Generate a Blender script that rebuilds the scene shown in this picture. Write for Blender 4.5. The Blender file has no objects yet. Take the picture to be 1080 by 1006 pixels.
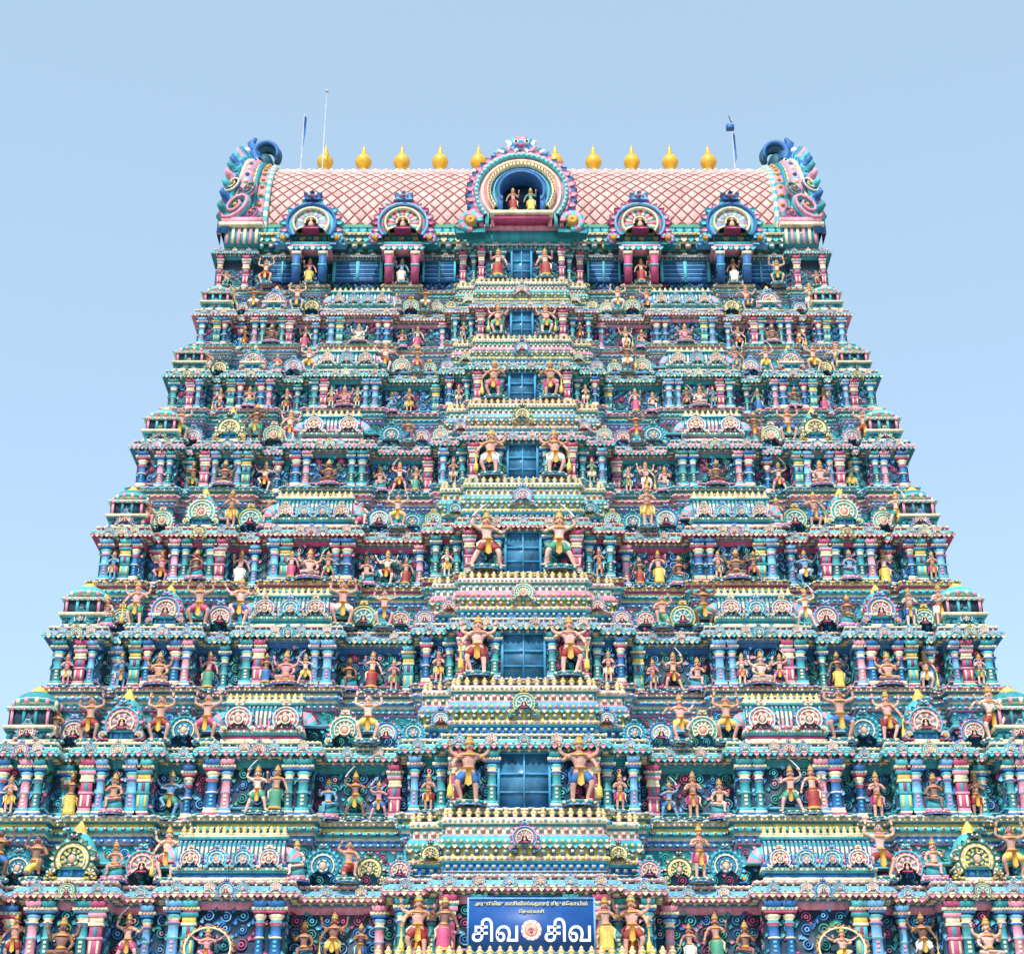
import bpy, math, random
import numpy as np
from mathutils import Vector, Matrix
R=random.Random(7)
def lin(h):
    o=[]
    for i in (0,2,4):
        c=int(h[i:i+2],16)/255.
        o.append(c/12.92 if c<=.04045 else ((c+.055)/1.055)**2.4)
    return tuple(o)
P={k:lin(v) for k,v in dict(teal='2A929A',turq='52BCC4',sky='70B2DE',blue='2C6CAC',navy='143A50',deep='1E5A70',pink='E898AC',rose='C4507A',mag='8A3C64',cream='EFE0B8',white='F1F0EA',yel='E8C860',gold='D8A03C',green='46987A',dgreen='1F625C',red='9C3430',lav='A898D0',terra='C57C4E',peach='EDB092',brown='6E4630',black='15110F').items()}
SC=bpy.context.scene
# ---------------------------------------------------------------- mesh builder
class MB:
    def __init__(s): s.ch=[];s.n=0;s._m=None
    def add(s,v,f,c,m=0):
        v=np.asarray(v,float).reshape(-1,3)
        l=np.fromiter((i for q in f for i in q),dtype=np.int64); k=np.fromiter((len(q) for q in f),dtype=np.int64)
        c=np.asarray(c,float)
        if c.ndim==1: c=np.tile(c,(len(k),1))
        s.ch.append((v,l,k,c,np.full(len(k),m)));s.n+=len(v)
    def arr(s):
        if len(s.ch)>1:
            o=0;L=[]
            for a in s.ch: L.append(a[1]+o);o+=len(a[0])
            s.ch=[(np.concatenate([a[0] for a in s.ch]),np.concatenate(L),np.concatenate([a[2] for a in s.ch]),np.concatenate([a[3] for a in s.ch]),np.concatenate([a[4] for a in s.ch]))]
        return s.ch[0]
    def stamp(s,o,M,j=.12):
        v,l,k,c,m=o.arr();A=np.array(M)
        t=1+R.uniform(-j,j)
        s.ch.append((v@A[:3,:3].T+A[:3,3],l,k,np.clip(c*t,0,1),m));s.n+=len(v)
    def mesh(s,name,smooth=False):
        if s._m: return s._m
        v,l,k,c,m=s.arr()
        me=bpy.data.meshes.new(name)
        me.vertices.add(len(v));me.vertices.foreach_set('co',v.astype(np.float32).ravel())
        me.loops.add(len(l));me.loops.foreach_set('vertex_index',l.astype(np.int32))
        me.polygons.add(len(k));st=np.concatenate([[0],np.cumsum(k)[:-1]])
        me.polygons.foreach_set('loop_start',st.astype(np.int32))
        me.polygons.foreach_set('material_index',m.astype(np.int32))
        a=me.color_attributes.new('Col','FLOAT_COLOR','CORNER')
        cc=np.repeat(np.hstack([c,np.ones((len(c),1))]),k,axis=0)
        a.data.foreach_set('color',cc.astype(np.float32).ravel())
        if smooth: me.polygons.foreach_set('use_smooth',np.ones(len(k),bool))
        for mt in MATS: me.materials.append(mt)
        me.update(calc_edges=True);me.validate()
        s._m=me;return me
def T(x=0,y=0,z=0,s=1,rz=0,sx=1,sy=1,sz=1):
    return Matrix.Translation((x,y,z))@Matrix.Rotation(rz,4,'Z')@Matrix.Diagonal((s*sx,s*sy,s*sz,1))
BF=[(0,3,2,1),(4,5,6,7),(0,1,5,4),(1,2,6,5),(2,3,7,6),(3,0,4,7)]
def box(b,x0,x1,y0,y1,z0,z1,c,m=0,tp=1.0):
    cx=(x0+x1)/2;cy=(y0+y1)/2
    v=[(x0,y0,z0),(x1,y0,z0),(x1,y1,z0),(x0,y1,z0)]+[(cx+(x-cx)*tp,cy+(y-cy)*tp,z1) for x,y in ((x0,y0),(x1,y0),(x1,y1),(x0,y1))]
    b.add(v,BF,c,m)
def lathe(b,prof,n=8,x=0,y=0,z=0,sx=1,sy=1,m=0,ph=.0):
    v=[];f=[];c=[]
    for r,zz,col in prof:
        for i in range(n):
            a=2*math.pi*(i+ph)/n;v.append((x+r*math.cos(a)*sx,y+r*math.sin(a)*sy,z+zz))
    for k in range(len(prof)-1):
        for i in range(n):
            j=(i+1)%n;f.append((k*n+i,k*n+j,k*n+n+j,k*n+n+i));c.append(prof[k][2])
    f.append(tuple(range((len(prof)-1)*n,len(prof)*n)));c.append(prof[-1][2])
    b.add(v,f,c,m)
def ball(b,x,y,z,rx,ry,rz,c,n=8,k=5,m=0):
    lathe(b,[(max(.02,math.sin(math.pi*i/k)),-math.cos(math.pi*i/k)*rz,c) for i in range(k+1)],n,x,y,z,rx,ry,m)
def arc(b,r0,r1,a0,a1,n,yf,yb,cols,cx=0,cz=0,sz=1,m=0):
    v=[];f=[];c=[]
    for i in range(n+1):
        a=math.radians(a0+(a1-a0)*i/n);C=math.cos(a);S=math.sin(a)*sz
        v+=[(cx+r0*C,yf,cz+r0*S),(cx+r1*C,yf,cz+r1*S),(cx+r1*C,yb,cz+r1*S),(cx+r0*C,yb,cz+r0*S)]
    for i in range(n):
        o=i*4;q=o+4;k=cols[i%len(cols)]
        f+=[(o,o+1,q+1,q),(o+1,o+2,q+2,q+1),(o,q,q+3,o+3)];c+=[k,k,k]
    b.add(v,f,c,m)
def plate(b,pts,yf,yb,c,m=0):
    n=len(pts);v=[(p[0],yf,p[1]) for p in pts]+[(p[0],yb,p[1]) for p in pts]
    b.add(v,[tuple(range(n))]+[(i,(i+1)%n,n+(i+1)%n,n+i) for i in range(n)],c,m)
def tube(b,pts,rad,c,n=6,m=0):
    v=[];f=[];pts=[Vector(p) for p in pts]
    for i,p in enumerate(pts):
        d=(pts[min(i+1,len(pts)-1)]-pts[max(i-1,0)]).normalized()
        u=d.cross(Vector((.13,.97,.2)));u.normalize();w=d.cross(u)
        r=rad[i] if hasattr(rad,'__len__') else rad
        for j in range(n):
            a=2*math.pi*j/n;q=p+u*r*math.cos(a)+w*r*math.sin(a);v.append(q[:])
    for i in range(len(pts)-1):
        for j in range(n):
            k=(j+1)%n;f.append((i*n+j,i*n+k,i*n+n+k,i*n+n+j))
    f.append(tuple(range(n)));f.append(tuple(range((len(pts)-1)*n,len(pts)*n)))
    b.add(v,f,c,m)
# ---------------------------------------------------------------- materials
def mat(name,kind):
    m=bpy.data.materials.new(name);m.use_nodes=True;N=m.node_tree.nodes;L=m.node_tree.links;N.clear()
    o=N.new('ShaderNodeOutputMaterial');b=N.new('ShaderNodeBsdfPrincipled');L.new(b.outputs[0],o.inputs[0])
    g=N.new('ShaderNodeNewGeometry')
    def noise(sc,det=4,st=None):
        n=N.new('ShaderNodeTexNoise');n.inputs['Scale'].default_value=sc;n.inputs['Detail'].default_value=det
        if st:
            mp=N.new('ShaderNodeMapping');mp.inputs['Scale'].default_value=st;L.new(g.outputs['Position'],mp.inputs[0]);L.new(mp.outputs[0],n.inputs['Vector'])
        else: L.new(g.outputs['Position'],n.inputs['Vector'])
        return n
    def ramp(n,a,c,p=.3,q=.7):
        r=N.new('ShaderNodeMapRange');r.inputs[1].default_value=p;r.inputs[2].default_value=q;r.inputs[3].default_value=a;r.inputs[4].default_value=c
        L.new(n.outputs[0],r.inputs[0]);return r
    def mul(c,v):
        x=N.new('ShaderNodeVectorMath');x.operation='SCALE';L.new(c,x.inputs[0]);L.new(v,x.inputs['Scale']);return x.outputs[0]
    if kind in('col','obj'):
        if kind=='col':
            a=N.new('ShaderNodeAttribute');a.attribute_name='Col';c=a.outputs['Color']
        else:
            a=N.new('ShaderNodeObjectInfo');c=a.outputs['Color']
        c=mul(c,ramp(noise(1,3,(5,5,.7)),.74,1.1,.28,.6).outputs[0])
        fine=noise(12,2);c=mul(c,ramp(fine,.82,1.12).outputs[0])
        mx=N.new('ShaderNodeMix');mx.data_type='RGBA';d=ramp(noise(2.2,4),0,.45,.55,.75)
        L.new(d.outputs[0],mx.inputs[0]);L.new(c,mx.inputs[6]);mx.inputs[7].default_value=(.13,.12,.11,1)
        L.new(mx.outputs[2],b.inputs['Base Color']);b.inputs['Roughness'].default_value=.6
        bp=N.new('ShaderNodeBump');bp.inputs['Strength'].default_value=.3;bp.inputs['Distance'].default_value=.04
        L.new(fine.outputs[0],bp.inputs['Height']);L.new(bp.outputs[0],b.inputs['Normal'])
    elif kind=='glass':
        v=N.new('ShaderNodeRGB');v.outputs[0].default_value=(.04,.15,.26,1)
        L.new(mul(v.outputs[0],ramp(noise(1.7),.5,1.6).outputs[0]),b.inputs['Base Color']);b.inputs['Roughness'].default_value=.25
    elif kind=='gold':
        v=N.new('ShaderNodeRGB');v.outputs[0].default_value=(*lin('F5BC38'),1)
        L.new(mul(v.outputs[0],ramp(noise(3),.8,1.1).outputs[0]),b.inputs['Base Color']);b.inputs['Roughness'].default_value=.35;b.inputs['Metallic'].default_value=.25
    else:
        base=dict(ground=(.22,.19,.16),stone=(.3,.27,.24),steel=(.45,.46,.48),board=lin('1E559C'),ink=(.85,.86,.88),ink2=lin('F2E49A'))[kind]
        v=N.new('ShaderNodeRGB');v.outputs[0].default_value=(*base,1)
        c=mul(v.outputs[0],ramp(noise(.8 if kind in('ground','stone') else 3,6),.8,1.15).outputs[0])
        L.new(c,b.inputs['Base Color']);b.inputs['Roughness'].default_value=.5 if kind in('board','steel') else .8
    return m
MATS=[mat('painted_plaster','col'),mat('statue_paint','obj'),mat('window_glass','glass'),mat('gilded_copper','gold'),mat('steel','steel'),mat('board_paint','board'),mat('letter_paint','ink'),mat('yellow_letter_paint','ink2')]
# ---------------------------------------------------------------- object helpers
def link(o): SC.collection.objects.link(o);return o
cnt={};rest={}
def part(name,tm,M,par,cap=95,smooth=False,label=None):
    n=cnt.get(name,0);cnt[name]=n+1
    if n<cap:
        o=link(bpy.data.objects.new(name,tm.mesh(name,smooth)));o.parent=par;o.matrix_basis=M
        if label:o['label']=label
        return o
    rest.setdefault(name,MB()).stamp(tm,M)
YC=72.0
tower=link(bpy.data.objects.new('temple_tower',None));tower.location=(0,YC,0)
tower['label']='tall tapering temple gateway tower of painted plaster with sculpted tiers';tower['category']='temple tower'
INV=Matrix.Translation((0,-YC,0))
def sub(name,b,label=None,smooth=False):
    o=link(bpy.data.objects.new(name,b.mesh(name,smooth)));o.parent=tower;o.matrix_basis=INV
    if label:o['label']=label
    return o
# ---------------------------------------------------------------- plan / sweep
def plan(W,yr,yb,bays,s=1):
    br=sorted({0,W}|{a*W for a,_,_ in bays}|{b*W for _,b,_ in bays})
    def pr(x):
        for a,b,p in bays:
            if a*W<=x<=b*W:return p*s
        return 0
    seg=[(a,b,pr((a+b)/2)) for a,b in zip(br,br[1:]) if b-a>1e-6]
    seg=[(-b,-a,p) for a,b,p in reversed(seg)]+seg
    mg=[list(seg[0])]
    for a,b,p in seg[1:]:
        if abs(p-mg[-1][2])<1e-6: mg[-1][1]=b
        else: mg.append([a,b,p])
    pts=[]
    for a,b,p in mg: pts+=[(a,yr-p),(b,yr-p)]
    return pts+[(W,yb),(-W,yb)]
def off(Pn,o):
    n=len(Pn);out=[]
    for i in range(n):
        a,b,c=Pn[i-1],Pn[i],Pn[(i+1)%n];nx=ny=0
        for p,q in((a,b),(b,c)):
            dx,dy=q[0]-p[0],q[1]-p[1];l=math.hypot(dx,dy);nx+=dy/l;ny-=dx/l
        out.append((b[0]+nx*o,b[1]+ny*o))
    return out
def sweep(b,Pn,prof,cap=False):
    n=len(Pn);v=[];f=[];c=[]
    for o,z,col in prof: v+=[(x,y,z) for x,y in off(Pn,o)]
    for k in range(len(prof)-1):
        for i in range(n):
            j=(i+1)%n;f.append((k*n+i,k*n+j,k*n+n+j,k*n+n+i));c.append(prof[k][2])
    if cap: f.append(tuple(range((len(prof)-1)*n,len(prof)*n)));c.append(prof[-1][2])
    b.add(v,f,c)
def along(Pn,o,sp,z,fn,ylim,mar=0):
    Q=off(Pn,o);n=len(Q)
    for i in range(n):
        a,b=Q[i],Q[(i+1)%n]
        dx,dy=b[0]-a[0],b[1]-a[1];L=math.hypot(dx,dy);nx,ny=dy/L,-dx/L
        if ny>.5 or (a[1]>ylim and b[1]>ylim):continue
        if L>8 and abs(nx)>.5: continue
        rz=math.atan2(nx,-ny);k=max(1,int(round((L-2*mar)/sp)))
        if L<sp*.7:continue
        for q in range(k):
            t=(mar+(q+.5)*(L-2*mar)/k)/L;fn(a[0]+dx*t,a[1]+dy*t,z,rz,q)
# ---------------------------------------------------------------- templates
def gable(c1,c2,c3,c4,fine=True,niche=False,fan=False):
    b=MB();n=18 if fine else 10
    A0,A1=-38,218
    if fan:
        arc(b,.02,.2,0,360,12,-.1,.1,[P['navy']]);arc(b,.2,.25,-20,200,12,-.2,.1,[P['cream']])
        arc(b,.25,.62,-30,210,22,-.12,.12,[c1,P['cream'],c4,c3]);ball(b,0,-.16,-.12,.1,.1,.16,P['peach'],7,5);ball(b,0,-.18,.08,.06,.06,.08,P['peach'],6,4)
        plate(b,[(-.3,-.34),(.3,-.34),(.24,-.24),(-.24,-.24)],-.24,.1,P['rose'])
    elif not niche:
        arc(b,.02,.36,0,360,12,-.16,.1,[c3]);ball(b,0,-.2,.0,.2,.1,.24,P['peach'],7,4)
        arc(b,.28,.36,0,360,12,-.22,-.1,[P['cream'],c2])
    else:
        arc(b,.02,.42,0,360,14,.25,.3,[P['navy']]);arc(b,.42,.47,-30,210,20,-.2,.3,[P['blue']])
    k=.36 if not niche else .47
    if not fan: arc(b,k,.6,A0,A1,n if not niche else 32,-.12,.12,[c1] if niche else [c1,c2])
    arc(b,.6,.67,A0,A1,n,-.2,.12,[P['cream']])
    arc(b,.67,.84,A0,A1,(n+6) if not niche else 48,-.1,.12,[c4] if niche else [c4,c1]);arc(b,.84,.92,A0,A1,n,-.16,.14,[c2])
    m=(34 if niche else 15) if fine else 9
    tip=1.1 if niche else 1.17
    for i in range(m):
        a=math.radians(A0+8+(A1-A0-16)*i/(m-1));C,S=math.cos(a),math.sin(a);w=(.058 if niche else .095) if fine else .15
        q=[(.9*C+w*S,.9*S-w*C),(1.02*C+w*S*1.1,1.02*S-w*C*1.1),(tip*C,tip*S),(1.02*C-w*S*1.1,1.02*S+w*C*1.1),(.9*C-w*S,.9*S+w*C)]
        plate(b,q,-.1+.03*(i%2),.08,(c4,c3)[i%2])
    for sx in(-1,1):
        arc(b,.02,.1,0,360,8,-.24,.1,[P['gold']],sx*.98,-.72)
        arc(b,.12,.24,-100 if sx>0 else 0,180 if sx>0 else 280,10,-.18,.1,[c2,c4],sx*.98,-.72)
        if niche or fine: plate(b,[(sx*.7,-.95),(sx*1.25,-.98),(sx*1.3,-.8),(sx*1.15,-.9),(sx*.7,-.85)],-.14,.1,c1)
    if not niche:
        plate(b,[(-.3,1.02),(.3,1.02),(.24,1.2),(.34,1.32),(.12,1.3),(0,1.42),(-.12,1.3),(-.34,1.32),(-.24,1.2)],-.2,.06,c2)
        for sx in(-1,1): ball(b,sx*.12,-.24,1.2,.06,.05,.06,P['white'],6,4)
        ball(b,0,-.26,1.1,.1,.06,.05,P['rose'],6,4)
    return b
p=P
GS=[gable(p['teal'],p['cream'],p['pink'],p['turq']),gable(p['pink'],p['sky'],p['rose'],p['turq']),gable(p['yel'],p['dgreen'],p['green'],p['cream']),gable(p['sky'],p['blue'],p['pink'],p['turq'],True,False,True),gable(p['rose'],p['turq'],p['teal'],p['pink'],True,False,True),gable(p['blue'],p['teal'],p['sky'],p['turq']),gable(p['teal'],p['sky'],p['pink'],p['rose'],True,False,True),gable(p['turq'],p['yel'],p['blue'],p['teal'],True,False,True)]
gm=[gable(p['teal'],p['sky'],p['pink'],p['turq'],False),gable(p['rose'],p['cream'],p['blue'],p['sky'],False)]
bigG=gable(p['teal'],p['turq'],p['blue'],p['pink'],True,True)
arc(bigG,1.02,1.07,-38,218,60,.09,.16,[p['cream'],p['pink']]);arc(bigG,.92,.97,-38,218,60,-.12,.1,[p['rose'],p['pink']])
arc(bigG,.74,.78,-38,218,60,-.13,.1,[p['cream']]);arc(bigG,.52,.55,-38,218,60,-.15,.1,[p['sky']])
for i in range(40):
    a=math.radians(-38+256*i/39);ball(bigG,.635*math.cos(a),-.23,.635*math.sin(a),.02,.03,.02,p['gold'],5,3)
    ball(bigG,.88*math.cos(a),-.18,.88*math.sin(a),.024,.03,.024,p['white'],5,3)
def mkpet(c):
    b=MB();plate(b,[(-.1,0),(.1,0),(.12,-.06),(0,-.17),(-.12,-.06)],-.03,.03,c);return b
petal,petal2,petal3,petal4=[mkpet(p[k]) for k in('white','turq','cream','pink')]
def mkbead(c):
    b=MB();ball(b,0,0,0,.07,.06,.07,c,6,4);return b
beads=[mkbead(p[k]) for k in('cream','yel','pink','cream','sky')]
def mkdent(c,d):
    b=MB();box(b,-.09,.09,-.08,.06,-.08,.08,c);box(b,-.05,.05,-.12,-.06,-.05,.05,d);return b
dents=[mkdent(p[a],p[c]) for a,c in(('pink','cream'),('turq','white'),('blue','cream'),('sky','yel'),('teal','cream'),('turq','pink'),('yel','blue'))]
brk=MB();box(brk,-.07,.07,-.3,.05,-.04,.06,p['teal']);box(brk,-.06,.06,-.2,.05,-.14,-.04,p['cream']);ball(brk,0,-.3,-.02,.06,.05,.06,p['gold'],6,4)
def scroll(c1,c2):
    b=MB();arc(b,.13,.17,-90,200,9,-.035,.02,[c1]);arc(b,.04,.08,0,360,7,-.045,.02,[c2]);
    plate(b,[(0,-.18),(.2,-.3),(.26,-.2),(.2,-.15)],-.03,.02,c1);plate(b,[(-.2,.14),(-.3,.26),(-.16,.28),(-.1,.2)],-.03,.02,c2);return b
scr=[scroll(p[a],p[c]) for a,c in(('teal','turq'),('green','teal'),('blue','sky'),('sky','blue'),('teal','pink'),('blue','teal'),('mag','rose'))]
def pil(c1,c2,c3,c4,sq=False):
    b=MB()
    for w,z0,z1,c in((.22,0,.06,c3),(.19,.06,.1,p['cream']),(.17,.1,.15,c2)): box(b,-w,w,-w,w,z0,z1,c)
    if sq:
        for z0,z1,w,c in((.15,.4,.17,c1),(.4,.44,.2,c2),(.44,.62,.16,c1),(.62,.66,.2,p['cream']),(.66,.76,.18,c4),(.76,.82,.23,c2)): box(b,-w,w,-w,w,z0,z1,c)
        for i in(-1,1): box(b,i*.1-.03,i*.1+.03,-.2,-.17,.18,.38,c4)
        box(b,-.05,.05,-.19,-.16,.46,.6,c3)
    else: lathe(b,[(.14,.15,c1),(.135,.42,p['cream']),(.16,.425,c2),(.16,.445,p['cream']),(.13,.45,c1),(.13,.62,p['gold']),(.15,.63,c3),(.17,.67,c4),(.12,.71,p['cream']),(.18,.75,c2),(.21,.79,c2),(.14,.81,c4)],8,ph=.5)
    box(b,-.22,.22,-.22,.2,.82,.86,c3);box(b,-.26,.26,-.24,.2,.865,.91,p['cream']);box(b,-.18,.18,-.28,.2,.91,1.0,c1,tp=1.25)
    for i in range(4): ball(b,-.15+.1*i,-.255,.888,.035,.03,.02,c4,5,3)
    for i in range(3): box(b,-.04,.04,-.155,-.12,.2+.07*i,.24+.07*i,c4)
    return b
PS=[pil(p['teal'],p['turq'],p['blue'],p['cream']),pil(p['rose'],p['pink'],p['teal'],p['cream'],True),pil(p['sky'],p['turq'],p['blue'],p['pink']),pil(p['turq'],p['teal'],p['mag'],p['yel'],True),pil(p['blue'],p['cream'],p['rose'],p['turq']),pil(p['pink'],p['sky'],p['blue'],p['cream'])]
bal=MB();lathe(bal,[(.1,0,p['rose']),(.1,.04,p['cream']),(.05,.07,p['cream']),(.11,.14,p['yel']),(.12,.18,p['cream']),(.05,.24,p['gold']),(.07,.27,p['cream']),(.03,.32,p['gold']),(.005,.36,p['gold'])],8)
knob=MB();lathe(knob,[(.1,0,p['cream']),(.13,.07,p['yel']),(.05,.13,p['cream']),(.09,.18,p['yel']),(.01,.32,p['yel'])],7)
def shala(w,h,d,c1,c2,c3,g,gr=.25):
    b=MB()
    for o,z0,z1,c in((.06,0,.07,p['cream']),(0,.07,.16,c3),(.08,.16,.2,p['turq']),(.12,.2,.26,p['cream']),(.1,.27,.33,c3),(.02,.33,.38,p['pink'])): box(b,-w/2-o,w/2+o,-d/2-o,d/2,z0*h,z1*h,c)
    k=max(3,int(w/.11));
    for i in range(k): b.stamp(petal3 if i%2 else petal2,T(-w/2+(i+.5)*w/k,-d/2-.13,.25*h,.55))
    k=max(3,int(w/.2))
    for i in range(k): b.stamp(dents[(1,4)[i%2]],T(-w/2+(i+.5)*w/k,-d/2-.11,.31*h,.5))
    n=max(8,int(w/.16));xs=[];rs=[]
    for i in range(n):
        x0=-w/2+w*i/n;e=w/n
        xs+=[x0,x0+.22*e,x0+.78*e];rs+=[.86,1,1]
    xs.append(w/2);rs.append(.86)
    v=[];f=[];c=[];A=9
    for x,r in zip(xs,rs):
        for j in range(A):
            a=math.radians(-12+192*j/(A-1)*1.0);v.append((x,-math.cos(a)*d*.56*r,.44*h+math.sin(a)*h*.42*r))
    for i in range(len(xs)-1):
        for j in range(A-1):
            f.append((i*A+j,(i+1)*A+j,(i+1)*A+j+1,i*A+j+1));c.append(p['deep'] if i%3!=1 else p['teal'] if j==2 else (c1,c2)[(i//3)%2] if j!=1 else p['cream'])
    f+=[tuple(range(A)),tuple(range((len(xs)-1)*A,len(xs)*A))];c+=[c2,c2]
    b.add(v,f,c)
    box(b,-w/2-.03,w/2+.03,-.14,.14,.85*h,.91*h,p['teal']);box(b,-w/2-.05,w/2+.05,-.1,.1,.911*h,.95*h,p['cream'])
    k=max(3,int(w/.24))
    for i in range(k): b.stamp(knob,T(-w/2+(i+.5)*w/k,0,.95*h,.8*h/1.3))
    for x in g: b.stamp(gm[0 if abs(x)<.2 else 1],T(x*w,-d*.6-.1,(.22+gr*.8)*h,gr*h))
    for sg in(-1,1): arc(b,.02,h*.3,0,180,8,-d*.3,d*.3,[p['turq'],p['pink']],sg*w/2,.4*h)
    return b
def kuta(w,h,c1,c2,c3,bx=.0):
    b=MB();B=.36+bx
    for o,z0,z1,c in((.06,0,.06,p['cream']),(0,.06,.2,c3),(.08,.2,.24,c1),(.14,.24,.3,p['cream']),(.0,.3,B,c2)): box(b,-w/2-o,w/2+o,-w/2-o,w/2+o,z0*h,z1*h,c)
    if bx:
        for x in(-.42,-.14,.14,.42): box(b,x*w-.05,x*w+.05,-w/2-.09,-w/2,.3*h,B*h,p['pink'] if abs(x)>.2 else c1)
        box(b,-w/2-.12,w/2+.12,-w/2-.12,w/2+.12,B*h,(B+.04)*h,p['cream']);box(b,-w/2-.02,w/2+.02,-w/2-.02,w/2+.02,(B+.04)*h,(B+.07)*h,c3);B+=.07
        for i in range(9): b.stamp(petal4 if i%2 else petal2,T((-.5+i/8)*(w+.14),-w/2-.14,B*h-.05*h,.6))
    for i in(-1,0,1): box(b,i*w*.38-.05,i*w*.38+.05,-w/2-.05,-w/2,.06*h,.2*h,c2)
    q=lambda t:(B+(t-.36)*(1.12-B)/.74)*h;k=1 if not bx else .92
    N=14;prof=[(w*.42*k,q(.36),c3),(w*.44*k,q(.42),p['cream']),(w*.6*k,q(.46),c1),(w*.62*k,q(.56),p['cream']),(w*.6*k,q(.58),c1),(w*.5*k,q(.72),c1),(w*.3*k,q(.85),p['cream']),(w*.2*k,q(.88),p['yel']),(w*.22*k,q(.93),p['yel']),(w*.03,q(1.1),p['gold'])]
    lathe(b,prof,N)
    for j in range(N): 
        a=2*math.pi*j/N;ball(b,w*.6*k*math.cos(a),w*.6*k*math.sin(a),q(.5),.05*w+.02,.05*w+.02,.06*h,(p['pink'],p['cream'])[j%2],5,4)
    return b
# ---------------------------------------------------------------- tiers
FL=[7.8,13.35,18.95,24.4,29.3,34.1,38.5,42.3,45.95,49.1]
WW=[22.8,21.6,20.3,19.0,17.85,16.95,16.1,15.25,14.8]
WIN=[2.2,2.0,1.78,1.55,1.32,1.16,1.04,.88,.82]
CSX=[0,3.7,2.0,1.75,1.5,1.33,1.22,1.07,1.08]
CSH=[0,2.4,2.75,2.6,2.75,2.35,2.05,1.7,1.75]
yr_=lambda z:57.9+.2*(z-1.6)+1.5
SCH=[('turq','teal','cream','blue','pink'),('sky','pink','cream','deep','turq'),('turq','teal','pink','blue','cream'),('sky','blue','cream','teal','pink'),('turq','rose','cream','blue','yel'),('pink','teal','sky','blue','turq')]
BAYS=[(0,.14,1.5),(.14,.215,.95),(.40,.60,.68),(.70,.835,.62),(.90,1.0,.62)]
TOPB=[(0,.14,1.5),(.14,.2,1.0),(.34,.435,.9),(.64,.735,.9),(.88,1.0,.5)]
ST=[]
FLESH=[lin(h) for h in('E6BAAA','D8A494','EEC8BA','90665A','C89888','EAB4AA','7C584C')]
SKB=[lin('70A8D0'),lin('70AA98'),lin('EADFC8'),lin('DE98A4')]
def fl(): return R.choice(FLESH) if R.random()<.8 else R.choice(SKB)
for i in range(9):
    z0=FL[i];H=FL[i+1]-z0;s=H/4.9;W=WW[i];yr=yr_(z0);yb=2*YC-yr+1.2;top=(i==8)
    bays=TOPB if top else BAYS
    a,b_,c_,d_,e_=[P[k] for k in SCH[i%6]];CR=P['cream'];NV=P['navy'];PK=P['pink'];TQ=P['turq']
    W0=W-.40*s
    Pn=plan(W0,yr,yb,bays,s);yl=yr+1.5
    wh=.41 if not top else .6
    t=MB()
    zz=lambda k:z0+k*H
    zp=lambda k:z0+k*H*.8
    sweep(t,Pn,[(.08*s,zz(-.5),P['deep']),(.08*s,zz(-.33),CR),(.16*s,zz(-.325),a),(.16*s,zz(-.305),b_),(.08*s,zz(-.3),P['teal']),(.1*s,zz(-.19),PK),(.16*s,zz(-.18),P['sky']),(.16*s,zz(-.15),d_),(.2*s,zp(-.165),CR),(.2*s,zp(-.14),a),(.3*s,zp(-.13),a),(.3*s,zp(-.095),d_),(.18*s,zp(-.09),P['yel']),(.18*s,zp(-.06),b_),(.34*s,zp(-.05),CR),(.34*s,zp(-.025),e_),(.40*s,zp(-.02),e_),(.40*s,zz(0),d_),(0,zz(.001),P['deep']),(0,zz(.06),PK if i%2 else TQ),(.03,zz(.065),PK if i%2 else TQ),(.03,zz(.075),NV),(0,zz(.08),NV),(0,zz(wh-.06),b_),(.04,zz(wh-.055),b_),(.04,zz(wh-.015),NV)])
    D1,D2,D3=R.sample(dents,3);B1,B2=beads[0],R.choice(beads[1:])
    along(Pn,.31*s,.3*s,zp(-.112),lambda x,y,z,r,q:t.stamp(D1 if q%2 else D2,T(x,y,z,.7*s,r,sz=.95)),yl)
    along(Pn,.17*s,.24*s,zz(-.165),lambda x,y,z,r,q:t.stamp(D3 if q%2 else D2,T(x,y,z,.6*s,r)),yl)
    along(Pn,.35*s,.19*s,zp(-.037),lambda x,y,z,r,q:t.stamp(B1 if q%2 else B2,T(x,y,z,.8*s,r)),yl)
    along(Pn,.42*s,.42*s,zz(-.008),lambda x,y,z,r,q:t.stamp(D3,T(x,y,z,.6*s,r,sx=1.5)),yl)
    if i>=1:
        along(Pn,.01,.5*s,zz(.2),lambda x,y,z,r,q:[t.stamp(R.choice(scr),T(x,y-.01,zz(k)+R.uniform(-.03,.03),s*R.uniform(.85,1.1),r)@Matrix.Rotation(R.choice([0,math.pi/2,math.pi,-math.pi/2]),4,'Y')) for k in(.13,.23,.31)],yl)
        along(Pn,.09*s,.5*s,0,lambda x,y,z,r,q:[t.stamp(R.choice(scr),T(x,y-.01,zz(k),s*.9,r)) for k in(-.4,-.245)],yl)
    to=sub('tier',t)
    c=MB()
    k0=wh-.015
    cz=lambda k:z0+(k0+k*.82)*H
    pr=[(.0,cz(0),b_),(.06*s,cz(.001),a),(.06*s,cz(.015),d_),(.13*s,cz(.02),CR),(.13*s,cz(.032),b_),(.30*s,cz(.042),b_),(.42*s,cz(.048),CR),(.42*s,cz(.062),a),(.40*s,cz(.082),a),(.34*s,cz(.1),e_),(.26*s,cz(.112),CR),(.16*s,cz(.12),d_),(.16*s,cz(.135),b_),(.24*s,cz(.14),CR),(.24*s,cz(.157),a),(.12*s,cz(.165),d_)]
    sweep(c,Pn,pr,True)
    pa,pb=((petal3,petal2),(petal3,petal4),(petal4,petal2))[i%3]
    along(Pn,.43*s,.2*s,cz(.05),lambda x,y,z,r,q:c.stamp(pa if q%2 else pb,T(x,y,z,.8*s,r)),yl)
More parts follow.
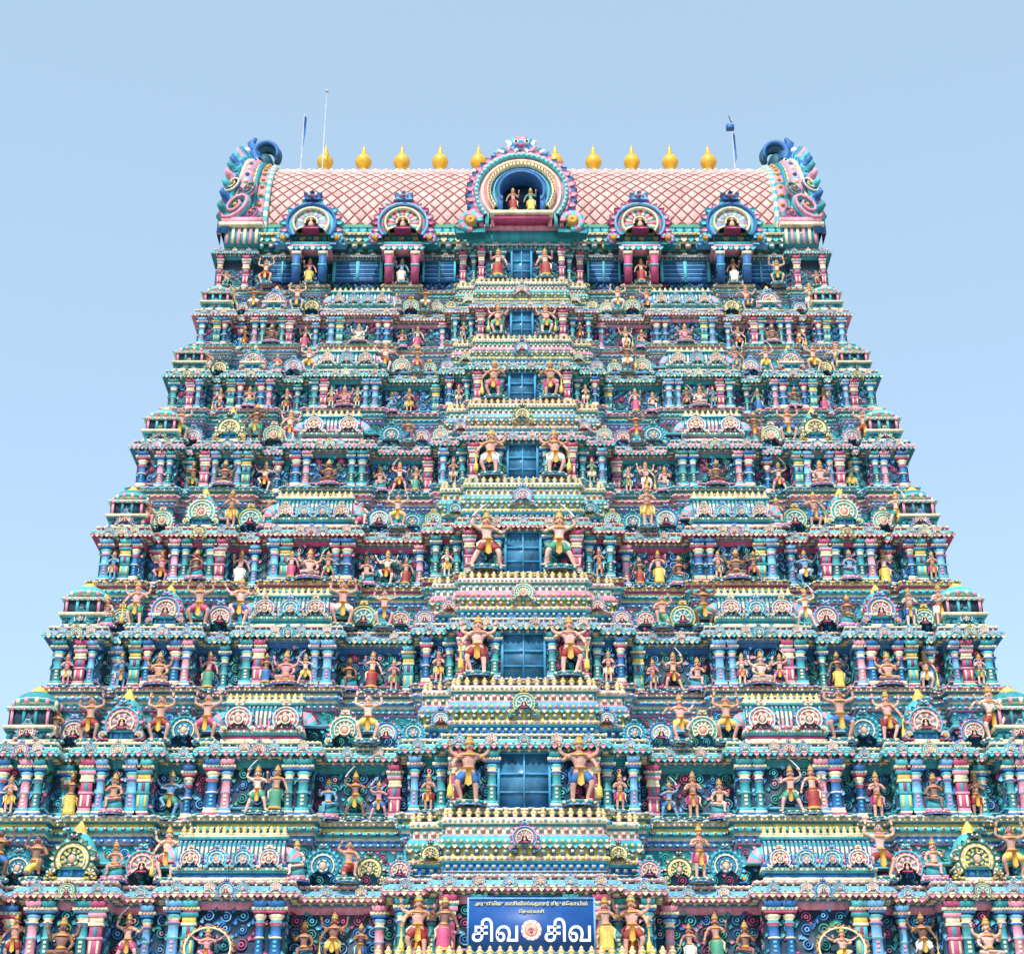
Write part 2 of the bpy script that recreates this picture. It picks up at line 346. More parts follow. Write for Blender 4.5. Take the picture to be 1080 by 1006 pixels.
    along(Pn,.14*s,.34*s,cz(.035),lambda x,y,z,r,q:c.stamp(brk,T(x,y,z,.8*s,r)),yl)
    along(Pn,.24*s,.17*s,cz(.15),lambda x,y,z,r,q:c.stamp(B2 if q%2 else B1,T(x,y,z,.8*s,r)),yl)
    along(Pn,.17*s,.26*s,cz(.127),lambda x,y,z,r,q:c.stamp(D2 if q%2 else D3,T(x,y,z,.5*s,r)),yl)
    along(Pn,.40*s,1.0*s,cz(.09),lambda x,y,z,r,q:c.stamp(gm[q%2],T(x,y-.02,z,.19*s,r)),yl,.2*s)
    along(Pn,.405*s,.24*s,cz(.07),lambda x,y,z,r,q:c.stamp(dents[(q*3+i)%7],T(x,y,z,.4*s,r)),yl)
    co=link(bpy.data.objects.new('cornice',c.mesh('cornice')));co.parent=to
    if i==0: continue
    def py(x):
        f=abs(x)/W0
        for aa,bb,pp in bays:
            if aa<=f<=bb:return yr-pp*s
        return yr
    fr=[.06,.125,.155,.205,.245,.415,.442,.56,.586,.638,.715,.738,.797,.822,.87,.915,.938,.985] if not top else [.062,.13,.155,.19,.35,.425,.65,.725,.9,.985]
    ph=wh-.016
    for k,f in enumerate(fr):
        for sg in(-1,1):
            x=sg*f*W0;y=py(x)-.09*s
            if i==1 and f==.06: x=sg*.075*W0
            kk=(k*5+i*2+k//3)%6 if f>.2 else (1 if k%2 else 0)
            if top and f>.3: kk=(0,4,1)[k%3] if .6<f<.8 else 1
            part('pilaster',PS[kk],T(x,y,z0+.004,1,0,(1.15 if f<.2 else 1.0+.15*((k*7)%3))*s,.8*s,ph*H-.004),to)
    w=MB();ww=WIN[i];hh=(.39 if not top else .56)*H;yw=yr-1.5*s-.03
    for x0,x1,q0,q1 in((-ww/2-.1,-ww/2,0,hh),(ww/2,ww/2+.1,0,hh),(-ww/2-.1,ww/2+.1,hh,hh+.1*s),(-.03,.03,0,hh),(-ww/2,-.03,hh*.62,hh*.66),(.03,ww/2,hh*.62,hh*.66),(-ww/2,-.03,hh*.3,hh*.33),(.03,ww/2,hh*.3,hh*.33)): box(w,x0,x1,yw-.12,yw,z0+q0+.01,z0+q1,lin('3F9CC6'))
    box(w,-ww/2,ww/2,yw-.05,yw-.02,z0+.01,z0+hh,P['blue'],2)
    wo=link(bpy.data.objects.new('window',w.mesh('window')));wo.parent=to
    wo['label']='blue framed window with dark glass panes'
    cf=yr-1.5*s
    for sg in(-1,1):
        xx=sg*CSX[i];yy=cf-.45*s if i!=1 else yr-.95*s-.42*s
        ST.append(('guardian' if i not in(4,8) else ('warrior' if i==4 else 'goddess'),xx,yy,z0,CSH[i],FLESH[(0,1,4,5)[i%4]],sg,(3,0,1,0,(0 if sg<0 else 3),5,4,3,0)[i]))
    if i==1:
        for sg in(-1,1): ST.append(('goddess',sg*2.75,cf-.35,z0,2.2,fl(),sg,None))
    if top: continue
    zn=FL[i+1];yn=yr_(zn);Hn=(FL[i+2]-zn);sn=Hn/4.9;Wn=WW[i+1]-.42*sn
    zc=cz(.165);gap=zn-.13*Hn-zc
    m=MB()
    Pc=plan(Wn*.2,yn,yn+1.2,[(0,.7,2.1*sn/s),(.7,1,1.55*sn/s)],s)
    ztop=zn-.42*sn
    q=lambda k:zc+.002+(ztop-zc)*k
    sweep(m,Pc,[(.16*s,q(0),d_),(.16*s,q(.1),CR),(.08*s,q(.12),P['blue']),(.08*s,q(.24),TQ),(.2*s,q(.27),P['cream']),(.2*s,q(.34),P['sky']),(.1*s,q(.36),P['yel']),(.1*s,q(.5),CR),(.24*s,q(.54),(PK,TQ,P['sky'])[i%3]),(.24*s,q(.64),(PK,TQ,P['sky'])[i%3]),(.16*s,q(.7),P['pink']),(.06*s,q(.74),P['cream']),(.06*s,q(.86),P['teal']),(.16*s,q(.89),CR),(.16*s,q(1),d_)],True)
    for o,k,sp,tl,sc in((.09,.18,.24,dents,.75),(.21,.31,.18,beads[:3],.9),(.11,.43,.3,dents,.9),(.25,.59,.2,beads[:3],.9),(.07,.8,.26,dents,.8),(.17,.95,.17,beads,.8)):
        u1,u2=R.sample(tl,2)
        along(Pc,o*s,sp*s,q(k),lambda x,y,z,r,n_:m.stamp(u1 if n_%2 else u2,T(x,y,z,sc*s,r)),yl+3)
    along(Pc,.25*s,.2*s,q(.54),lambda x,y,z,r,n_:m.stamp(petal2 if n_%2 else petal3,T(x,y,z,.8*s,r)),yl+3)
    mo=link(bpy.data.objects.new('balcony_base',m.mesh('balcony_base')));mo.parent=to
    along(Pc,.06*s,.3*s,q(1),lambda x,y,z,r,n_:part('baluster',bal,T(x,y,z,1.0*s),to,60),yn-.9*s)
    fy=yn-2.1*sn
    part('horseshoe_gable',GS[(i+5)%8],T(0,fy-.34*s,q(.62),.42*s),to)
    for sg in(-1,1):
        part('horseshoe_gable',GS[(i+1)%8],T(sg*Wn*.17,fy+.15*s,q(.42),.32*s),to)
        part('horseshoe_gable',GS[(i+3)%8],T(sg*Wn*.225,yr-.95*s+.1,zc+.28*s,.38*s),to)
        for f,g in((.5,(i+2)%8),(.7675,(i+6)%8),(.95,(i+4)%8)):
            xx=sg*f*W0;part('horseshoe_gable',GS[g],T(xx,py(xx)-.43*s,cz(.07),.27*s),to)
    ph_=gap+.05*H
    sh=shala((.165,.185,.15)[i%3]*W0,ph_*.84,.7*s,(P['cream'],P['sky'],P['pink'])[i%3],P['pink'] if i%2 else P['cream'],(P['teal'],P['blue'],P['rose'])[i%3],((-.33,0,.33),(-.36,-.12,.12,.36),(-.3,.3))[i%3],(.27,.22,.3)[i%3])
    ku=kuta(.055*W0,ph_*.95,P['turq'],P['teal'],P['blue'])
    kc=kuta(.082*W0,ph_*1.05,P['turq'] if i%2 else P['teal'],P['navy'],P['teal'],.22)
    for sg in(-1,1):
        part('miniature_shrine',sh,T(sg*.5*W0,yr-.34*s,zc+.002),to,label='barrel roofed miniature shrine with knobbed ridge')
        part('miniature_shrine',ku,T(sg*.7675*W0,yr-.2*s,zc+.002),to,label='domed square miniature shrine')
        part('miniature_shrine',kc,T(sg*.948*W0,yr+.1*s,zc+.002),to,label='compact corner shrine with rounded beaded top')
        for f,r,g,dy in((.7675,.7,(i*2)%8,.78),(.95,.4,(i+2)%8,.68),(.345,.62,(3,5,0,7)[i%4],.2),(.655,.62,(i+3)%8,.2),(.868,.56,(i+4)%8,.15),(.265,.5,(i+1)%8,.2)):
            r*=s;part('horseshoe_gable',GS[g],T(sg*f*W0,yr-dy*s,zc+r*.95,r*.9),to)
    hw=.36*H;hp=.43*H
    kinds=['goddess','warrior','namaste','guardian','dancer']
    for sg in(-1,1):
        for k,(f,kd) in enumerate(((.32,None),(.5,'seated'),(.668,None),(.7675,'seated' if i%2 else 'lalita'),(.855,None),(.178,'namaste'),(.275,'x'),(.962,'y'),(.37,'lalita'))):
            kk=kd or R.choice(kinds)
            if kk=='x':
                if i>5: continue
                kk=R.choice(kinds[:3])
            if kk=='y':
                if i>4: continue
                kk='namaste'
            if i==1 and f==.5: kk='halo';f=.525
            if i in(2,) and f==.5: kk='warrior'
            h=hw*(.84 if kk in('seated','lalita') else .8 if f<.3 or f>.95 or kk=='halo' else 1)
            fx=sg*f*W0;yy=py(fx)-.24*s-(.05 if kd else 0)
            ST.append((kk,fx,yy,z0-(.3 if kk=='halo' else 0),h,fl(),sg,None))
            if i in(3,4,6) and f==.5:
                for dx in(-.75,.75): ST.append((R.choice(kinds[:3]),fx+dx*s,yy,z0,h*.95,fl(),sg,None))
            if i==2 and f==.5: ST.append(('goddess',fx+.75,yy,z0,h,fl(),sg,None))
        for f in(.3,.39,.61,.70,.835,.9):
            if f in(.39,.835) and R.random()<.35: continue
            kk=R.choice(['atlas','atlas','warrior','guardian','kneel','dancer','lalita','namaste'])
            hh2=hp*R.uniform(.85,1.08)*(.75 if kk in('kneel','lalita') else 1)
            ST.append((kk,sg*f*W0,yr-.42*s,zc+.01,hh2,R.choice(FLESH),sg,None))
# balcony in front of the lowest visible window
bb=MB();box(bb,-5,5,57.75,60.6,12.3,12.9,P['turq']);box(bb,-5.1,5.1,57.6,60.6,12.9,13.02,P['cream'])
for k in range(34): bb.stamp(dents[k%7],T(-4.9+k*.297,57.72,12.7,1.2))
for k in range(30): part('baluster',bal,T(-4.9+k*.338,57.72,13.02,1.1),tower.children[1],200)
o=link(bpy.data.objects.new('balcony_base',bb.mesh('balcony_base')));o.parent=tower.children[1]
# ---------------------------------------------------------------- top tier extras
i=8;z0=FL[8];H=3.15;s=H/4.9;W0=WW[8]-.42*s;yr=yr_(z0)
shut=MB()
box(shut,-.75,.75,-.06,0,0,1.15,P['blue'])
for k in range(9): box(shut,-.7,.7,-.1,-.06,.05+k*.12,.12+k*.12,P['sky'] if k%2 else P['blue'])
for x in(-.75,0,.75): box(shut,x-.05,x+.05,-.13,-.05,0,1.15,P['turq'])
tt=[o for o in bpy.data.objects if o.name.startswith('tier')][-1]
for f,w in((.27,1.0),(.5375,1.5),(.785,.85)):
    for sg in(-1,1): part('shutter',shut,T(sg*f*W0,yr-.05,z0+.6,1,0,w,1,1.0),tt)
for f in(.3875,.6875):
    for sg in(-1,1):
        ST.append(('goddess',sg*f*W0,yr-.9*s-.24,z0,1.5,fl(),sg,None))
for sg in(-1,1): ST.append(('atlas',sg*.835*W0,yr-.4,z0+.2,1.6,FLESH[0],sg,None));ST.append(('kneel',sg*.96*W0,yr-.6,z0,1.0,FLESH[4],sg,None))
# ---------------------------------------------------------------- roof
rf=MB();RX=12.6;ra=3.75;rb=5.35;zb=49.85
zt=z0+(.6-.015+.165*.82)*H
nk=MB();Pk=plan(13.2,yr-.35,2*YC-yr+.35,[])
sweep(nk,Pk,[(.0,zt-.1,P['dgreen']),(.0,zt+.35,P['cream']),(.15,zt+.38,P['green']),(.15,zt+.6,P['dgreen']),(.3,zt+.66,P['cream']),(.3,zt+.8,P['teal']),(.1,zt+1.2,P['green']),(-.3,zt+1.7,P['dgreen'])],True)
along(Pk,.16,.34,zt+.62,lambda x,y,z,r,q:nk.stamp(petal2 if q%2 else petal3,T(x,y,z,1.7,r)),90)
along(Pk,.31,.22,zt+.74,lambda x,y,z,r,q:nk.stamp(beads[q%2],T(x,y,z,1,r)),90)
along(Pk,.2,.4,zt+1.05,lambda x,y,z,r,q:nk.stamp(petal2,T(x,y-.0,z+.1,2.0,r)),90)
along(Pk,.02,.5,zt+.15,lambda x,y,z,r,q:nk.stamp(dents[q%7],T(x,y,z,1.4,r)),90)
sub('roof_neck',nk)
A=26
def sn_(u): return max(0.,math.sin(math.pi*min(1,max(0,u))))**.92
def rp(u,rs=1.0,ex=0):
    u=min(1,max(0,u));return (YC-math.cos(math.pi*u)*(ra+ex)*rs, zb+sn_(u)*(rb+ex)*rs)
v=[];f=[]
for x in(-RX,RX):
    for j in range(A+1): yy,z=rp(j/A);v.append((x,yy,z))
for j in range(A): f.append((j,A+1+j,A+2+j,j+1))
rf.add(v,f,lin('94483E'))
rows=24;cols=42
for r in range(rows*2):
    u=(r+.5)/(rows*2)
    for q in range(cols):
        x=-RX+(q+.5+.5*(r%2))*2*RX/cols
        if x>RX-.2:continue
        hw=RX/cols*.82;du=.82/(rows*2)
        V=[(x-hw,*rp(u,1,.03)),(x,*rp(u-du,1,.03)),(x+hw,*rp(u,1,.03)),(x,*rp(u+du,1,.03)),(x,*rp(u,1,.11))]
        j=R.uniform(.8,1.06)
        rf.add(V,[(0,1,4),(1,2,4),(2,3,4),(3,0,4)],tuple(min(1,k*j) for k in lin('EBB4AA')))
for q in range(90): ball(rf,-RX+(q+.5)*RX/45,*rp(.38,1,.1),.1,.1,.1,(P['cream'],P['sky'])[q%2],5,3)
for q in range(60): ball(rf,-RX+(q+.5)*RX/30,*rp(.5,1,.12),.16,.2,.14,(P['cream'],P['pink'])[q%2],6,4)
sub('barrel_roof',rf,'curved barrel roof with pink diamond tiles')
for sg in(-1,1):
    e=MB();K=34
    def band(x0,x1,r0,r1,cols,wav=0):
        v=[];f=[];c=[]
        for j in range(K*2+1):
            u=-.03+1.06*j/(K*2);w_=wav*(j%2)
            fl_=.35*(1-sn_(u)) if x0>13.1 else 0
            for x,ex in((x0,r0),(x0,r1+w_),(x1,r1+w_),(x1,r0)):
                v.append((sg*(x+fl_*(x-12.9)),YC-math.cos(math.pi*u)*(ra+ex),zb+sn_(u)*(rb+ex)-(.9 if u<0 or u>1 else 0)))
        for j in range(K*2):
            o=j*4;q=o+4;k=cols[j%len(cols)]
            f+=[(o,o+1,q+1,q),(o+1,o+2,q+2,q+1),(o+2,o+3,q+3,q+2)];c+=[k]*3
        e.add(v,f,c)
    band(12.3,12.5,0,.3,[P['turq'],P['cream']]);band(12.5,12.95,0,.22,[P['pink']]*3+[P['teal']])
    band(12.95,13.1,0,.42,[P['teal']]);band(13.1,13.2,0,.36,[P['cream'],P['gold']]);band(13.2,13.6,0,.5,[P['pink'],P['peach'],P['pink'],P['sky']],.06)
    band(13.6,13.72,0,.62,[P['cream']]);band(13.72,14.0,0,.72,[P['teal'],P['blue'],P['turq']],.1);band(14.0,14.16,-.4,.6,[P['pink'],P['blue']],.1)
    for j in range(27):
        u=(j+.5)/27;a=math.pi*u;yy=YC-math.cos(a)*(ra+.72);z=zb+sn_(u)*(rb+.72);fo=.38*(1-sn_(u))
        n_=Vector((sg*.4,-math.cos(a)*.8,math.sin(a)*.8)).normalized()
        p0=Vector((sg*(13.95+fo),yy,z));tube(e,[p0,p0+n_*.22,p0+n_*.36+Vector((sg*.05,0,.1)),p0+n_*.3+Vector((sg*.06,0,.26)),p0+n_*.16+Vector((sg*.04,0,.26))],[.22,.2,.14,.09,.03],(P['teal'],P['blue'],P['turq'],P['pink'])[j%4],6)
        ball(e,sg*12.73,YC-math.cos(a)*(ra+.26),zb+sn_(u)*(rb+.26),.11,.12,.11,P['gold'],6,4)
        ball(e,sg*(13.4+fo*.5),YC-math.cos(a)*(ra+.56),zb+sn_(u)*(rb+.56),.12,.12,.12,(P['blue'],P['cream'])[j%2],6,4)
    for yy in(YC-ra-.55,YC+ra+.55):
        for cx,cz2,r0,c1,c2 in((13.8,zb+.7,.8,P['turq'],P['pink']),(13.25,zb+1.75,.45,P['pink'],P['teal']),(14.05,zb+2.0,.45,P['blue'],P['cream']),(13.0,zb+.3,.4,P['sky'],P['rose'])):
            pts=[];rr=[]
            for j in range(18):
                a=j/17*3.2*math.pi;r=r0*(1-.75*j/17);pts.append((sg*(cx+r*math.cos(a)*.9),yy-.1*j/17,cz2-r*math.sin(a+.6)));rr.append(r0*(.3-.16*j/17))
            tube(e,pts,rr,c1,8);tube(e,[(q[0],q[1]-.22*r0-.03,q[2]) for q in pts],[r*.5 for r in rr],c2,6)
            ball(e,sg*cx,yy-.25,cz2,.12*r0+.03,.1,.12*r0+.03,P['gold'],6,4)
        box(e,*sorted((sg*12.4,sg*14.4)),yy-.25,yy+.9,zb-.35,zb-.05,P['pink']);box(e,*sorted((sg*12.4,sg*14.5)),yy-.3,yy+.9,zb-.55,zb-.351,P['cream']);box(e,*sorted((sg*12.5,sg*14.2)),yy-.1,yy+.8,zb-1.6,zb-.551,P['teal'])
        for k in range(6): box(e,*sorted((sg*(12.6+.28*k),sg*(12.74+.28*k))),yy-.16,yy-.1,zb-1.5,zb-.6,P['pink'] if k%2 else P['cream'])
    zc=zb+rb
    pts=[];rr=[]
    for j in range(16):
        a=math.radians(-50+255*j/15);pts.append((sg*(13.1+.6*math.cos(a)),YC-.9,zc+.85+.65*math.sin(a)));rr.append(.5-.022*j)
    tube(e,pts,rr,P['deep'],8);tube(e,[(q[0],q[1]-.4,q[2]+.1) for q in pts],[r*.45 for r in rr],P['blue'],6)
    ball(e,sg*13.7,YC-.4,zc+.8,.5,1.1,.95,P['blue'],10,7);ball(e,sg*13.2,YC-.5,zc+.6,.45,.8,.7,P['deep'],10,7)
    for dy in(-1.2,-.6,0,.6): tube(e,[(sg*13.7,YC+dy,zc+1.2),(sg*13.9,YC+dy,zc+1.6),(sg*13.65,YC+dy*1.1,zc+1.85)],[.28,.22,.1],P['teal'] if dy in(-.6,.6) else P['blue'],6)
    for dy in(-1.35,-.9): ball(e,sg*14.05,YC+dy,zc+1.0,.2,.2,.2,P['white'],7,5)
    sub('end_arch',e,'upright horseshoe end arch with scrollwork and dark curled crest')
kal=MB();lathe(kal,[(r_,z_,P['gold']) for r_,z_ in((.22,0),(.3,.12),(.18,.25),(.16,.4),(.26,.6),(.4,.85),(.45,1.05),(.38,1.28),(.22,1.48),(.14,1.58),(.16,1.66),(.08,1.75),(.1,1.83),(.04,2.0),(.01,2.25))],16,m=3)
for k in range(-5,6):
    if k==0: continue
    o=link(bpy.data.objects.new('finial',kal.mesh('finial',True)));o.parent=tower;o.matrix_basis=INV@T(k*2.0-.2,YC,55.5,.98)
    o['label']='golden pot shaped finial on the roof ridge'
def at(tm,x,y,z,s,lab,sy=1,sz=1,sx=1):
    o=link(bpy.data.objects.new('horseshoe_arch',tm.mesh('horseshoe_arch')));o.parent=tower;o.matrix_basis=INV@T(x,y,z,s,sx=sx,sy=sy,sz=sz);o['label']=lab
AZ=50.55
at(bigG,0,66.75,AZ,2.45,'large central horseshoe arch with deep dark niche')
dm=MB()
box(dm,-2.5,2.5,66.9,69.5,AZ-2.5,AZ-1.95,P['teal']);box(dm,-2.7,2.7,66.7,67.2,AZ-1.94,AZ-1.7,P['pink'])
for sg in(-1,1):
    box(dm,sg*1.0-.12,sg*1.0+.12,66.3,66.55,AZ-1.3,AZ-.3,P['blue'])
    for k in range(4): box(dm,sg*(1.35+.28*k)-.09,sg*(1.35+.28*k)+.09,66.5,66.69,AZ-1.94,AZ-1.2,(P['pink'],P['turq'])[k%2])
box(dm,-1.5,1.5,66.1,66.75,AZ-1.5,AZ-1.3,P['cream']);box(dm,-1.3,1.3,66.2,66.75,AZ-1.75,AZ-1.51,P['rose'])
v=[];K=16
for y in(67.0,71):
    for j in range(K+1):
        a=math.radians(-35+250*j/K);v.append((2.2*math.cos(a),y,AZ+2.2*math.sin(a)))
dm.add(v,[(j,j+1,K+2+j,K+1+j) for j in range(K)],P['pink'])
LZ=AZ+2.35
lathe(dm,[(.02,0,P['blue']),(.6,.2,P['sky']),(.7,.5,P['blue']),(.5,.85,P['turq']),(.2,1.1,P['white'])],10,0,66.9,LZ,1,.5)
for sg in(-1,1):
    ball(dm,sg*.26,66.45,LZ+.6,.15,.12,.15,P['white'],7,5);ball(dm,sg*.26,66.35,LZ+.6,.07,.05,.07,P['black'],6,4)
    for k in range(4): tube(dm,[(sg*(.3+.2*k),66.75,LZ+.15+.0*k),(sg*(.6+.2*k),66.65,LZ+.25-.07*k),(sg*(.75+.2*k),66.6,LZ+.5-.12*k)],[.17,.15,.03],(P['pink'],P['teal'],P['white'],P['sky'])[k],6)
    tube(dm,[(sg*.2,66.55,LZ+.2),(sg*.28,66.4,LZ+.05),(sg*.3,66.4,LZ-.15)],[.1,.08,.02],P['white'],6)
    for k in range(3): tube(dm,[(sg*(.1+.2*k),66.9,LZ+.85-.1*k),(sg*(.15+.25*k),66.8,LZ+1.15-.13*k),(sg*(.25+.27*k),66.8,LZ+1.2-.15*k)],[.16,.13,.03],(P['pink'],P['turq'],P['white'])[k],6)
ball(dm,0,66.4,LZ+.35,.15,.14,.12,P['rose'],7,5)
sub('central_dormer',dm,'vaulted dormer with crest of carved lion face')
for sg in(-1,1):
    for f,g in((.3875,6),(.6875,3)):
        at(GS[g],sg*f*W0,67.1,49.05,1.18,'horseshoe dormer arch with radiating petals',1.5,1.08,1.12)
        d2=MB();x=sg*f*W0;v=[]
        for y in(67.2,69.8):
            for j in range(13):
                a=math.radians(-35+250*j/12);v.append((x+1.15*math.cos(a),y,49.05+1.12*math.sin(a)))
        d2.add(v,[(j,j+1,14+j,13+j) for j in range(12)],P['lav']);box(d2,x-1.0,x+1.0,66.95,69,47.72,47.88,P['pink']);box(d2,x-.9,x+.9,67.05,69,47.88,48.1,P['teal'])
        for k in range(8): d2.stamp(petal2 if k%2 else petal,T(x-.9+k*.26,66.93,47.76,1.3))
        for s2 in(-1,1):
            box(d2,x+s2*.62-.17,x+s2*.62+.17,66.97,67.5,46.0,47.7,P['blue'] if f>.5 else P['rose'])
            box(d2,x+s2*.62-.22,x+s2*.62+.22,66.93,67.5,47.35,47.5,P['cream']);box(d2,x+s2*.62-.2,x+s2*.62+.2,66.93,67.5,46.7,46.78,P['turq'])
        sub('dormer_vault',d2)
for nx in(-.42,.42): ST.append(('goddess',nx,66.4,AZ-1.3,1.5,FLESH[4] if nx<0 else SKB[1],1,None))
for n,b in rest.items():
    o=sub(n,b);o['kind']='stuff'
sb=MB();Ps=plan(24.2,yr_(6)-1.0,2*YC-yr_(6)+2,[(0,.26,1.5),(.4,.6,.8),(.75,1,.8)])
sweep(sb,Ps,[(.8,-.2,(.25,.22,.2)),(.8,.8,(.3,.27,.24)),(.3,1.0,(.3,.27,.24)),(.3,1.6,(.27,.25,.22)),(0,1.8,(.32,.29,.25)),(0,5.2,(.28,.25,.22)),(.5,5.4,(.3,.27,.24)),(.5,5.9,(.3,.27,.24)),(0,6.3,(.3,.27,.24))],True)
box(sb,-2.4,2.4,yr_(6)-2.62,yr_(6)-2.4,0,4.9,P['brown'])
sub('stone_base',sb,'plain granite base with wooden gate')
# ---------------------------------------------------------------- statues
def skin_geo(J,E,rad,lev=1):
    me=bpy.data.meshes.new('t');me.from_pydata(J,E,[]);ob=link(bpy.data.objects.new('t',me))
    ob.modifiers.new('s','SKIN').use_smooth_shade=True
    for k,r in enumerate(rad): me.skin_vertices[0].data[k].radius=(r*1.12,r*1.12);me.skin_vertices[0].data[k].use_root=(k==0)
    su=ob.modifiers.new('u','SUBSURF');su.levels=lev;su.render_levels=lev
    dg=bpy.context.evaluated_depsgraph_get();ev=ob.evaluated_get(dg).to_mesh()
    v=[x.co[:] for x in ev.vertices];f=[tuple(q.vertices) for q in ev.polygons]
    bpy.data.objects.remove(ob);return v,f
def hand(b,e,w,curl=.6):
    e,w=Vector(e),Vector(w);d=(w-e).normalized();sd=d.cross(Vector((0,-1,.05)));
    if sd.length<.2: sd=d.cross(Vector((1,0,0)))
    sd.normalize();n=sd.cross(d)
    if n.y>0:n=-n
    tube(b,[w-d*.008,w+d*.02,w+d*.045],[.014,.02,.018],(1,1,1),6,1)
    for k,l in enumerate((.036,.042,.039,.03)):
        o=w+d*.042+sd*(-.017+.0115*k);p1=o+d*l*.5+n*l*.15;p2=p1+d*l*.5*(1-curl)+n*l*.5*curl
        tube(b,[o,p1,p2],[.0065,.006,.004],(1,1,1),5,1)
    o=w+d*.015-sd*.016;tube(b,[o,o-sd*.014+d*.014+n*.006,o-sd*.014+d*.03+n*.012],[.007,.006,.004],(1,1,1),5,1)
stleg=lambda x:((x*1.1,-.01,.27),(x*1.15,.01,.04),(x*1.5,-.075,.02))
POSES=dict(
 guardian=dict(pz=.5,sw=.02,legs=[stleg(-.07),((.17,-.07,.3),(.1,0,.05),(.17,-.07,.02))],arms=[((.2,-.03,.66),(.23,-.12,.53),0),((-.21,-.02,.68),(-.12,-.13,.72),0),((.23,.03,.83),(.25,0,.97),1),((-.23,.03,.83),(-.25,0,.97),1)],prop='club'),
 warrior=dict(pz=.47,sw=-.02,legs=[((-.17,-.08,.29),(-.2,0,.05),(-.27,-.06,.02)),((.13,-.02,.26),(.2,.01,.04),(.27,-.05,.02))],arms=[((.22,-.02,.85),(.17,-.05,1.0),0),((-.22,-.03,.7),(-.28,-.12,.76),0)],prop='sword'),
 atlas=dict(pz=.42,sw=0,legs=[((-.18,-.1,.3),(-.11,0,.05),(-.17,-.07,.02)),((.18,-.1,.3),(.11,0,.05),(.17,-.07,.02))],arms=[((.23,0,.84),(.2,-.03,1.02),0),((-.23,0,.84),(-.2,-.03,1.02),0)],prop=None),
 goddess=dict(pz=.5,sw=.03,legs=[stleg(-.05),stleg(.06)],arms=[((.18,-.03,.67),(.19,-.13,.79),0),((-.18,.0,.66),(-.22,-.03,.5),0)],prop='lotus',skirt=1),
 namaste=dict(pz=.5,sw=0,legs=[stleg(-.06),stleg(.06)],arms=[((.17,-.05,.66),(.025,-.15,.73),0),((-.17,-.05,.66),(-.025,-.15,.73),0)],prop=None),
 dancer=dict(pz=.47,sw=.02,legs=[((-.13,-.08,.29),(-.06,0,.05),(-.13,-.06,.02)),((.2,-.1,.42),(.1,-.15,.24),(.16,-.2,.2))],arms=[((.2,-.05,.7),(.08,-.15,.66),0),((-.2,-.03,.72),(-.26,-.1,.84),0),((.24,.02,.8),(.3,0,.93),1),((-.24,.02,.78),(-.31,0,.68),1)],prop=None),
 halo=dict(pz=.47,sw=.02,legs=[((-.13,-.08,.29),(-.06,0,.05),(-.13,-.06,.02)),((.2,-.1,.45),(.05,-.17,.34),(-.02,-.2,.3))],arms=[((.2,-.05,.7),(.05,-.15,.66),0),((-.2,-.03,.72),(-.22,-.1,.84),0),((.26,.02,.8),(.36,0,.88),1),((-.26,.02,.8),(-.36,0,.88),1)],prop='halo'),
 seated=dict(pz=.13,sw=0,legs=[((-.2,-.14,.1),(.04,-.2,.07),(.1,-.2,.08)),((.2,-.14,.1),(-.04,-.23,.1),(-.1,-.22,.11))],arms=[((.17,-.03,.68),(.16,-.13,.76),0),((-.17,-.03,.64),(-.14,-.16,.54),0),((.22,.02,.82),(.24,0,.95),1),((-.22,.02,.82),(-.24,0,.95),1)],prop=None),
 lalita=dict(pz=.3,sw=0,legs=[((-.19,-.16,.3),(.02,-.2,.26),(.06,-.22,.25)),((.09,-.2,.3),(.08,-.2,.1),(.1,-.27,.06))],arms=[((.17,-.03,.68),(.18,-.13,.77),0),((-.17,-.03,.64),(-.15,-.16,.56),0)],prop='seat'),
 kneel=dict(pz=.25,sw=0,legs=[((-.12,-.2,.3),(-.1,-.16,.05),(-.13,-.23,.02)),((.1,-.17,.05),(.1,.04,.05),(.1,.1,.02))],arms=[((.2,-.02,.84),(.14,-.03,.98),0),((-.18,-.05,.66),(-.12,-.17,.62),0)],prop=None))
LAB=dict(guardian='four armed guardian holding a club',warrior='warrior in wide stance with raised sword',atlas='squatting bearer figure with both arms raised',goddess='crowned standing figure holding a lotus',namaste='standing figure with palms pressed together',dancer='dancing four armed figure with lifted leg',halo='dancing figure in flame ring',seated='cross legged deity on lotus base',lalita='seated deity with one leg hanging',kneel='kneeling figure with one hand raised')
